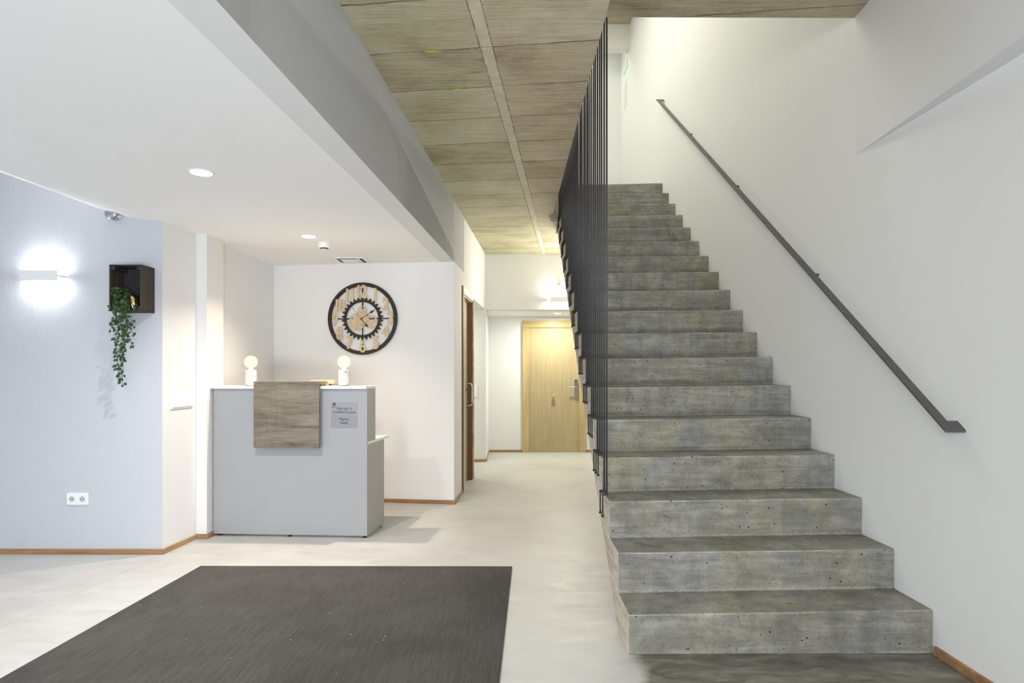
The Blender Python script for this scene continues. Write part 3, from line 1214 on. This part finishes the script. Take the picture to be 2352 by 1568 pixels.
hand('minute_hand', (1036, 657), (790, 810), .006, .005, .011, -.010)
hand('hour_hand', (915, 940), (790, 786), .007, .006, .013, -.007)
hand('second_hand', (560, 500), (850, 860), .0022, .0016, 0, -.013)
bm = bmesh.new()
extr(bm, circ(.009, 20, *cp(803, 800)), CM @ Matrix.Translation((0, -.015, 0)), .014)
link('centre_boss', bm, M_clockblack, clock)
bm = bmesh.new()
extr(bm, circ(.004, 14, *cp(803, 800)), CM @ Matrix.Translation((0, -.0165, 0)), .003)
link('centre_pin', bm, M_chrome, clock)


# downlights -----------------------------------------------------------------------
def downlight(x, y, z, label, r_=.055, mat=M_led):
    t = thing('downlight', (x, y, z), label, 'downlight', 'recessed ceiling downlights')
    bm = bmesh.new()
    lathe(bm, [(r_, -.004), (r_ + .008, -.003), (r_ + .010, -.0002), (r_ - .002, -.0002)], (x, y, z), 40)
    link('trim_ring', bm, M_white_pl, t, smooth=True)
    bm = bmesh.new()
    lathe(bm, [(0, -.0045), (r_, -.0045), (r_, -.001), (0, -.001)], (x, y, z), 40)
    link('diffuser', bm, mat, t)


downlight(-1.657, 3.25, ZC, 'bright round recessed light in the white ceiling, the one nearer the left sconce')
downlight(-1.60, 4.80, ZC, 'bright round recessed light in the white ceiling above the desk')
downlight(.683, 9.10, ZL - .012, 'small round recessed light in the far room ceiling above the oak door', .05, M_ledf)

# smoke detector
sm = thing('smoke_detector', (-1.556, 5.05, ZC - .058), 'white cylindrical smoke detector on the ceiling above the desk', 'smoke detector')
bm = bmesh.new()
lathe(bm, [(.034, -.045), (.0505, -.043), (.051, -.038), (.051, -.0003)], (-1.556, 5.05, ZC), 40)
link('housing', bm, M_white_pl, sm)
bm = bmesh.new()
lathe(bm, [(.022, -.058), (.030, -.056), (.031, -.0545), (.0, -.0545)], (-1.556, 5.05, ZC), 32)
link('sensor_cap', bm, M_white_pl, sm)
for i in range(8):
    a = 2 * PI * i / 8
    bm = bmesh.new()
    c_, s_ = math.cos(a), math.sin(a)
    pts = []
    for da, rr in ((-.25, .0275), (.25, .0275), (.25, .0315), (-.25, .0315)):
        pts.append((-1.556 + rr * math.cos(a + da), 5.05 + rr * math.sin(a + da)))
    poly_prism(bm, pts, ZC - .054, ZC - .0455)
    link('sensor_slot', bm, M_slot, sm)

# ceiling diffuser
vt = thing('ceiling_diffuser', (-1.53, 5.83, ZC - .012), 'square white air diffuser with dark slots in the ceiling near the clock', 'vent')
x0, x1, y0, y1 = -1.66, -1.385, 5.69, 5.955
box('plate', x0, x1, y0, y1, ZC - .008, ZC - .0003, M_white_pl, vt, .002)
for (a0_, a1_, b0_, b1_) in ((x0 + .04, x1 - .07, y0 + .035, y0 + .062), (x0 + .04, x1 - .07, y1 - .055, y1 - .03),
                           (x1 - .052, x1 - .025, y0 + .03, y1 - .03), (x0 + .008, x0 + .03, y0 + .04, y1 - .04)):
    box('air_slot', a0_, a1_, b0_, b1_, ZC - .0092, ZC - .0078, M_slot, vt)
box('centre_blade', x0 + .045, x1 - .075, y0 + .075, y1 - .065, ZC - .018, ZC - .0082, M_white_pl, vt, .002)


# sconces ------------------------------------------------------------------------------
def sconce(xa, xb, ywall, z0, z1, depth, label, mats, e_up, colr, name):
    t = thing('wall_sconce', ((xa + xb) / 2, ywall, z0), label, 'wall light', 'up-and-down wall lights')
    yf = ywall - depth
    box('front_plate', xa, xb, yf, yf + .006, z0, z1, M_white_pl, t, .001)
    box('back_plate', xa + .02, xb - .02, ywall - .006, ywall - .0005, z0 + .004, z1 - .004, M_white_pl, t)
    zm = (z0 + z1) / 2
    box('lamp_housing', xa + .012, xb - .006, yf + .0065, ywall - .0065, zm - .006, zm + .006, M_white_pl, t)
    box('led_strip', xa + .03, xb - .02, yf + .03, ywall - .03, zm + .0063, zm + .010, mats, t)
    box('led_strip', xa + .03, xb - .02, yf + .03, ywall - .03, zm - .010, zm - .0063, mats, t)
    w_ = (xb - xa) * .86
    area('sconce_up', ((xa + xb) / 2, (yf + ywall) / 2, zm + .014), (R(180), 0, 0), w_, depth * .55, e_up, colr)
    area('sconce_down', ((xa + xb) / 2, (yf + ywall) / 2, zm - .014), (0, 0, 0), w_, depth * .55, e_up, colr)


sconce(-3.428, -3.163, 4.319, 1.925, 1.995, .085, 'slim white up-and-down wall light on the bluish left wall', M_led, 1.7, (1, 1, 1), 'a')
sconce(.540, .82, 8.67, 2.262, 2.335, .085, 'slim white up-and-down wall light above the far lintel behind the stairs', M_ledf, 4.5, (1, 1, .84), 'b')
# small dome over the far sconce
bm = bmesh.new()
Md = Matrix.Translation((.672, 8.6698, 2.50)) @ Matrix.Rotation(R(90), 4, 'X')
lathe(bm, [(.032, 0), (.033, .012), (.028, .035), (.018, .05), (0, .055)], (0, 0, 0), 24, Md)
tag(link('dome_light', bm, M_knob, smooth=True), 'small white dome fixed to the wall above the far sconce', 'fixture')

# duct cap at the top of the left wall
dc = thing('duct_cap', (-2.805, 4.27, 2.405), 'round metal duct cap on the left wall tucked against the ceiling', 'duct cap')
Md = Matrix.Translation((-2.808, 4.328, 2.400)) @ Matrix.Rotation(R(90), 4, 'X')
bm = bmesh.new()
lathe(bm, [(.043, .0), (.043, .018), (.040, .020), (.040, .026), (.043, .028), (.043, .036), (.040, .038), (.040, .044)], (0, 0, 0), 40, Md)
link('collar', bm, M_chrome_dull, dc, smooth=False)
bm = bmesh.new()
lathe(bm, [(.0445, .044), (.0455, .050), (.044, .062), (.036, .070), (.020, .074), (0, .075)], (0, 0, 0), 40, Md)
link('cap', bm, M_chrome_dull, dc, smooth=True)

# crate shelf ------------------------------------------------------------------------------
cr = thing('crate_shelf', (-2.638, 4.235, 1.70), 'dark wooden crate hung on the left wall holding a trailing plant', 'crate')
cx0, cx1, cyf, cyb, cz0, cz1 = -2.750, -2.530, 4.160, 4.3155, 1.704, 2.021
tb = .009
box('back_board', cx0, cx1, cyb - .008, cyb, cz0, cz1, M_crate, cr)
box('top_plank', cx0, cx1, cyf, cyf + .070, cz1 - tb, cz1, M_crate, cr, .001)
box('top_plank', cx0, cx1, cyf + .074, cyb - .0085, cz1 - tb, cz1, M_crate, cr, .001)
box('bottom_plank', cx0 - .004, cx1, cyf - .004, cyf + .070, cz0, cz0 + tb, M_crate, cr, .001)
box('bottom_plank', cx0 - .004, cx1, cyf + .074, cyb - .0085, cz0, cz0 + tb, M_crate, cr, .001)
for xx in (cx0, cx1 - tb):
    box('side_plank', xx, xx + tb, cyf, cyf + .072, cz0 + tb + .0003, cz1 - tb - .0003, M_crate_side, cr, .001)
    box('side_plank', xx, xx + tb, cyf + .077, cyb - .0085, cz0 + tb + .0003, cz1 - tb - .0003, M_crate_side, cr, .001)
for xx in (cx0 + tb + .0003, cx1 - tb - .0263):
    for zz in (cz0 + tb + .0003, cz1 - tb - .0263):
        box('corner_block', xx, xx + .026, cyf + .006, cyb - .009, zz, zz + .026, M_crate, cr)

# pot and plant
pl = thing('trailing_plant', (-2.612, 4.225, cz0 + tb), 'green trailing plant in a gold pot, spilling out of the dark crate', 'plant')
px_, py_, pz_ = -2.618, 4.215, cz0 + tb + .0263 * 0 + .0005
bm = bmesh.new()
lathe(bm, [(0, 0), (.031, 0), (.032, .002), (.034, .098), (.0325, .098), (.0305, .082), (0, .082)], (px_, py_, pz_), 32)
pot = link('pot', bm, M_gold, pl, smooth=True)
pot['label'] = 'gold metal pot'
rp = random.Random(5)
stemsbm = bmesh.new()
leafbm = bmesh.new()


def leaf(bm, p, d, size, rp):
    d = d.normalized()
    up = Vector((rp.uniform(-.3, .3), -1, rp.uniform(-.2, .5))).normalized()
    s = d.cross(up)
    if s.length < .1:
        s = Vector((1, 0, 0))
    s.normalize()
    nrm = s.cross(d).normalized()
    rowsL, rowsR, mid = [], [], []
    for f, w in ((0, 0), (.2, .26), (.42, .36), (.65, .28), (.85, .12), (1.0, 0)):
        c = p + d * size * f + nrm * size * .12 * math.sin(f * PI) * -1
        if w == 0:
            v = bm.verts.new(c)
            mid.append(v)
            rowsL.append(v)
            rowsR.append(v)
        else:
            mid.append(bm.verts.new(c))
            rowsL.append(bm.verts.new(c + s * size * w + nrm * size * .07))
            rowsR.append(bm.verts.new(c - s * size * w + nrm * size * .07))
    for i in range(5):
        for rr in (rowsL, rowsR):
            q = []
            for v in (mid[i], mid[i + 1], rr[i + 1], rr[i]):
                if v not in q:
                    q.append(v)
            if len(q) >= 3:
                bm.faces.new(q)


def px2(u, v, Y):
    return Vector(((u - 1176) / 1400 * Y, Y, 1.3 - (v - 850) / 1400 * Y))


# trailing stems described in metres: x, y, z way-points
tips = [
    [(-2.655, 4.145, 1.72), (-2.650, 4.140, 1.60), (-2.662, 4.14, 1.45), (-2.655, 4.142, 1.30), (-2.650, 4.145, 1.205)],
    [(-2.645, 4.145, 1.72), (-2.640, 4.135, 1.58), (-2.648, 4.135, 1.44), (-2.640, 4.14, 1.33), (-2.648, 4.14, 1.245)],
    [(-2.670, 4.145, 1.72), (-2.672, 4.135, 1.60), (-2.680, 4.135, 1.48), (-2.676, 4.14, 1.36), (-2.668, 4.14, 1.27)],
    [(-2.630, 4.145, 1.72), (-2.620, 4.130, 1.62), (-2.622, 4.13, 1.52), (-2.640, 4.13, 1.43), (-2.640, 4.13, 1.36)],
    [(-2.620, 4.145, 1.725), (-2.590, 4.12, 1.66), (-2.560, 4.11, 1.63), (-2.545, 4.11, 1.600)],
    [(-2.640, 4.145, 1.72), (-2.600, 4.12, 1.64), (-2.575, 4.11, 1.58), (-2.552, 4.11, 1.545)],
    [(-2.630, 4.14, 1.71), (-2.605, 4.12, 1.58), (-2.585, 4.12, 1.50), (-2.560, 4.12, 1.47)],
    [(-2.690, 4.145, 1.72), (-2.705, 4.13, 1.65), (-2.712, 4.13, 1.60), (-2.722, 4.13, 1.575)],
    [(-2.680, 4.145, 1.72), (-2.690, 4.13, 1.64), (-2.683, 4.13, 1.56), (-2.690, 4.13, 1.50)],
    [(-2.650, 4.14, 1.72), (-2.655, 4.13, 1.62), (-2.630, 4.13, 1.54), (-2.625, 4.13, 1.47), (-2.640, 4.13, 1.40)],
]
pot_top = Vector((px_, py_ - .01, pz_ + .095))
for st_ in tips:
    pts = [pot_top, pot_top + Vector((rp.uniform(-.04, -.01), -.03, .02)), Vector((st_[0][0], cyf + .01, cz0 + .05))] + [Vector(p) for p in st_]
    # smooth
    sm_ = []
    for i in range(len(pts) - 1):
        for k in range(4):
            f = k / 4
            p0 = pts[max(0, i - 1)]
            p1, p2 = pts[i], pts[i + 1]
            p3 = pts[min(len(pts) - 1, i + 2)]
            sm_.append(.5 * ((2 * p1) + (-p0 + p2) * f + (2 * p0 - 5 * p1 + 4 * p2 - p3) * f * f + (-p0 + 3 * p1 - 3 * p2 + p3) * f ** 3))
    sm_.append(pts[-1])
    tube(stemsbm, sm_, .0012, 5)
    acc = 0
    for i in range(6, len(sm_)):
        p0, p1 = sm_[i - 1], sm_[i]
        L = (p1 - p0).length
        acc += L
        while acc > .0175:
            acc -= .0175
            p = p0.lerp(p1, rp.random())
            sdx = rp.choice((-1, 1))
            d = Vector((sdx * rp.uniform(.3, 1), rp.uniform(-.7, .1), rp.uniform(-1.0, .25)))
            q = p + d.normalized() * rp.uniform(.004, .012)
            tube(stemsbm, [p, q], .0007, 4)
            leaf(leafbm, q, d + Vector((0, 0, -.4)), rp.uniform(.020, .033), rp)
    leaf(leafbm, sm_[-1], Vector((rp.uniform(-.3, .3), -.2, -1)), .024, rp)
# bushy part in the crate
for k in range(120):
    p = Vector((rp.gauss(-2.690, .020), rp.uniform(cyf - .02, cyf + .07), rp.uniform(1.72, 1.86)))
    if p.x < cx0 + .018:
        p.x = cx0 + .018 + rp.random() * .02
    if p.x > -2.660:
        continue
    d = Vector((rp.uniform(-1, 1), rp.uniform(-1, .2), rp.uniform(-.8, .9)))
    leaf(leafbm, p, d, rp.uniform(.024, .036), rp)
    if rp.random() < .5:
        tube(stemsbm, [p, p.lerp(pot_top, .5) + Vector((0, 0, .02)), pot_top], .001, 4)
for k in range(9):
    p = Vector((rp.uniform(-2.59, -2.555), rp.uniform(cyf - .012, cyf + .012), rp.uniform(1.715, 1.745)))
    leaf(leafbm, p, Vector((rp.uniform(-1, 1), -.4, rp.uniform(-.8, .5))), rp.uniform(.016, .026), rp)
link('stems', stemsbm, M_stem, pl)
fo = link('foliage', leafbm, M_leaf, pl)

# sockets and switches ---------------------------------------------------------------------
so = thing('double_socket', (-3.073, 4.315, .349), 'white double wall socket low on the left wall', 'socket')
yw = 4.3195
box('frame', -3.150, -2.998, yw - .011, yw - .0005, .347, .433, M_white_pl, so, .003)
for cx in (-3.112, -3.038):
    bm = bmesh.new()
    Md = Matrix.Translation((cx, yw - .0112, .390)) @ Matrix.Rotation(R(90), 4, 'X')
    lathe(bm, [(.0285, -.0002), (.0285, .0012), (.0205, .0012), (.0195, -.0), (0, -.0)], (0, 0, 0), 32, Md)
    pn = link('socket_face', bm, M_white_pl, so, smooth=False)
    bm = bmesh.new()
    Md = Matrix.Translation((cx, yw - .0114, .390)) @ Matrix.Rotation(R(90), 4, 'X')
    lathe(bm, [(.0190, 0), (.0190, .0006), (0, .0006)], (0, 0, 0), 32, Md)
    sk = link('socket_well', bm, plain('socket_well_grey', (.45, .46, .48), .5), so)
    bm = bmesh.new()
    for dx in (-.0095, .0095):
        Md = Matrix.Translation((cx + dx, yw - .0121, .390)) @ Matrix.Rotation(R(90), 4, 'X')
        lathe(bm, [(.0028, 0), (.0028, .0004), (0, .0004)], (0, 0, 0), 12, Md)
    link('pin_hole', bm, M_slot, sk)

# five-gang switch on the alcove side wall
ab = (Vector(B) - Vector(A)).normalized()
SM = Matrix.Translation((A[0] + ab.x * .082, A[1] + ab.y * .082, 1.018)) @ Matrix.Rotation(math.atan2(ab.y, ab.x), 4, 'Z')
sw = thing('switch_panel', (-2.465, 4.52, 1.018), 'wide white switch panel on the warm alcove side wall', 'switch')


def lbox(name, M, x0, x1, y0, y1, z0, z1, mat, parent, bevel=0.0):
    bm = bmesh.new()
    bx(bm, x0, x1, y0, y1, z0, z1)
    bmesh.ops.transform(bm, matrix=M, verts=bm.verts)
    return link(name, bm, mat, parent, bevel=bevel)


lbox('frame', SM, 0, .262, -.010, -.0006, 0, .088, M_white_pl, sw, .003)
for i in range(3):
    for j in range(2):
        lbox('rocker', SM, .014 + i * .080 + j * .037, .014 + i * .080 + j * .037 + .0355, -.0165, -.0102, .012, .076, M_white_pl, sw, .002)

# switch seen at the passage
s2 = thing('passage_switch', (-.52, 8.665, .92), 'narrow white switch plate on the passage wall beyond the corridor door', 'switch')
box('frame', -.565, -.487, 8.658, 8.6695, .915, 1.085, M_white_pl, s2, .002)
box('rocker', -.555, -.497, 8.653, 8.6577, .93, 1.07, M_white_pl, s2, .001)

# tape residue at the recess edge
bm = bmesh.new()
bx(bm, -2.357, -2.352, 4.9755, 4.981, 2.24, 2.322)
bx(bm, -2.357, -2.352, 4.9755, 4.978, 2.18, 2.24)
bx(bm, -2.357, -2.352, 4.9755, 4.980, 2.165, 2.18)
tag(link('tape_strip', bm, M_tape), 'short strip of yellow masking tape on the pillar edge under the ceiling', 'tape')

# doors ------------------------------------------------------------------------------------------
# far oak door, with frame, lock and knob
YF = 9.68
fd_ = bpy.data.objects.new('door_1', None)
fd_.location = (.667, YF, 0)
fd_['kind'] = 'structure'
col.objects.link(fd_)
box('frame_jamb', .164, .272, YF - .032, YF - .0005, .001, 1.973, M_oakframe, fd_, .003)
box('frame_jamb', 1.063, 1.166, YF - .032, YF - .0005, .001, 1.973, M_oakframe, fd_, .003)
bmh = box('frame_head', .164, 1.166, YF - .033, YF - .0005, 1.9735, 2.085, wood('door_head_oak', (.42, .30, .125), (.53, .40, .19), 'X', 1.6), fd_, .003)
box('door_leaf', .2725, 1.0625, YF - .012, YF - .0006, .008, 1.973, M_oak, fd_, .001)
# lock plate
zc0, zc1, xc = .862, 1.165, 1.011
bm = bmesh.new()
pts = [(xc + .030 * math.cos(R(a)), zc1 - .030 + .030 * math.sin(R(a))) for a in range(0, 181, 15)] + \
      [(xc + .030 * math.cos(R(a)), zc0 + .030 + .030 * math.sin(R(a))) for a in range(180, 361, 15)]
extr(bm, pts, Matrix.Translation((0, YF - .040, 0)), .027)
lp = link('lock_plate', bm, M_chrome, fd_, bevel=.003)
bm = bmesh.new()
pts = [(xc + .002 + .018 * math.cos(R(a)), 1.123 + .018 * math.sin(R(a))) for a in range(0, 181, 15)] + \
      [(xc + .002 + .018 * math.cos(R(a)), 1.055 + .018 * math.sin(R(a))) for a in range(180, 361, 15)]
extr(bm, pts, Matrix.Translation((0, YF - .044, 0)), .0038)
link('keypad', bm, M_black, lp)
bm = bmesh.new()
for i in range(3):
    for j in range(4):
        bx(bm, xc - .010 + i * .010, xc - .004 + i * .010, YF - .0452, YF - .0441, 1.052 + j * .020, 1.062 + j * .020)
link('keypad_buttons', bm, plain('keypad_grey', (.35, .35, .36), .5), lp)
bm = bmesh.new()
tube(bm, [(xc, YF - .04, 1.040), (xc, YF - .085, 1.040), (xc - .012, YF - .092, 1.040), (xc - .135, YF - .092, 1.040)], .0085, 12)
link('lever_handle', bm, M_chrome, lp, smooth=True)
bm = bmesh.new()
Md = Matrix.Translation((.660, YF - .0125, .905)) @ Matrix.Rotation(R(90), 4, 'X')
lathe(bm, [(.012, 0), (.012, .030), (.022, .036), (.027, .050), (.026, .062), (.016, .070), (0, .071)], (0, 0, 0), 28, Md)
link('pull_knob', bm, M_chrome, fd_, smooth=True)

# corridor side door
WM = Matrix.Translation((w1x(6.50), 6.50, 0)) @ Matrix.Rotation(math.atan2(1, W1s), 4, 'Z')   # local x along the wall, local -y into corridor
d2 = bpy.data.objects.new('door_2', None)
d2.location = (w1x(6.88), 6.88, 0)
d2['kind'] = 'structure'
col.objects.link(d2)
lbox('casing_near', WM, -.070, .006, -.014, -.0004, .001, 2.195, M_brown, d2, .002)
lbox('casing_near_edge', WM, -.010, .008, -.017, -.0145, .001, 2.145, M_white_pl, d2)
lbox('casing_head', WM, .0065, .752, -.014, -.0004, 2.118, 2.195, M_white_pl, d2, .002)
lbox('casing_far', WM, .756, .842, -.014, -.0004, .001, 2.140, M_baseY, d2, .002)
lbox('jamb_near', WM, .0004, .018, 0, .12, .001, 2.10, M_brown, d2)
lbox('jamb_far', WM, .738, .7595, 0, .12, .001, 2.10, M_brown, d2)
lbox('jamb_head', WM, .0004, .7595, 0, .12, 2.1005, 2.1245, M_oakframe, d2)
lbox('door_leaf', WM, .0185, .7375, .055, .092, .008, 2.10, M_oak, d2)
bm = bmesh.new()
hx = .66
pts = [Vector((hx, .055, .885)), Vector((hx, .012, .885)), Vector((hx, -.006, .900)), Vector((hx, -.010, .93)), Vector((hx, -.010, 1.10)),
       Vector((hx, -.006, 1.130)), Vector((hx, .012, 1.145)), Vector((hx, .055, 1.145))]
tube(bm, [WM @ p for p in pts], .010, 12)
for zz in (.885, 1.145):
    tube(bm, [WM @ Vector((hx, .0549, zz)), WM @ Vector((hx, .048, zz))], .022, 16)
link('pull_handle', bm, M_chrome, d2, smooth=False)
lbox('keyhole_plate', WM, hx - .015, hx + .015, .050, .0549, 1.06, 1.09, M_slot, d2)

# signs on the upper wall
def on_right(y0, y1, z0, z1, t_, name, mat):
    bm = bmesh.new()
    poly_prism(bm, [(rwx(y0) - t_, y0), (rwx(y1) - t_, y1), (rwx(y1) - .0005, y1), (rwx(y0) - .0005, y0)], z0, z1)
    return link(name, bm, mat)


tag(on_right(9.50, 9.78, 6.03, 6.17, .012, 'exit_sign', M_green), 'pale green safety sign high on the wall at the stair head', 'sign')
tag(on_right(9.55, 9.78, 5.48, 5.86, .004, 'notice', M_paper), 'faint grey notice on the stair head wall below the green sign', 'notice')
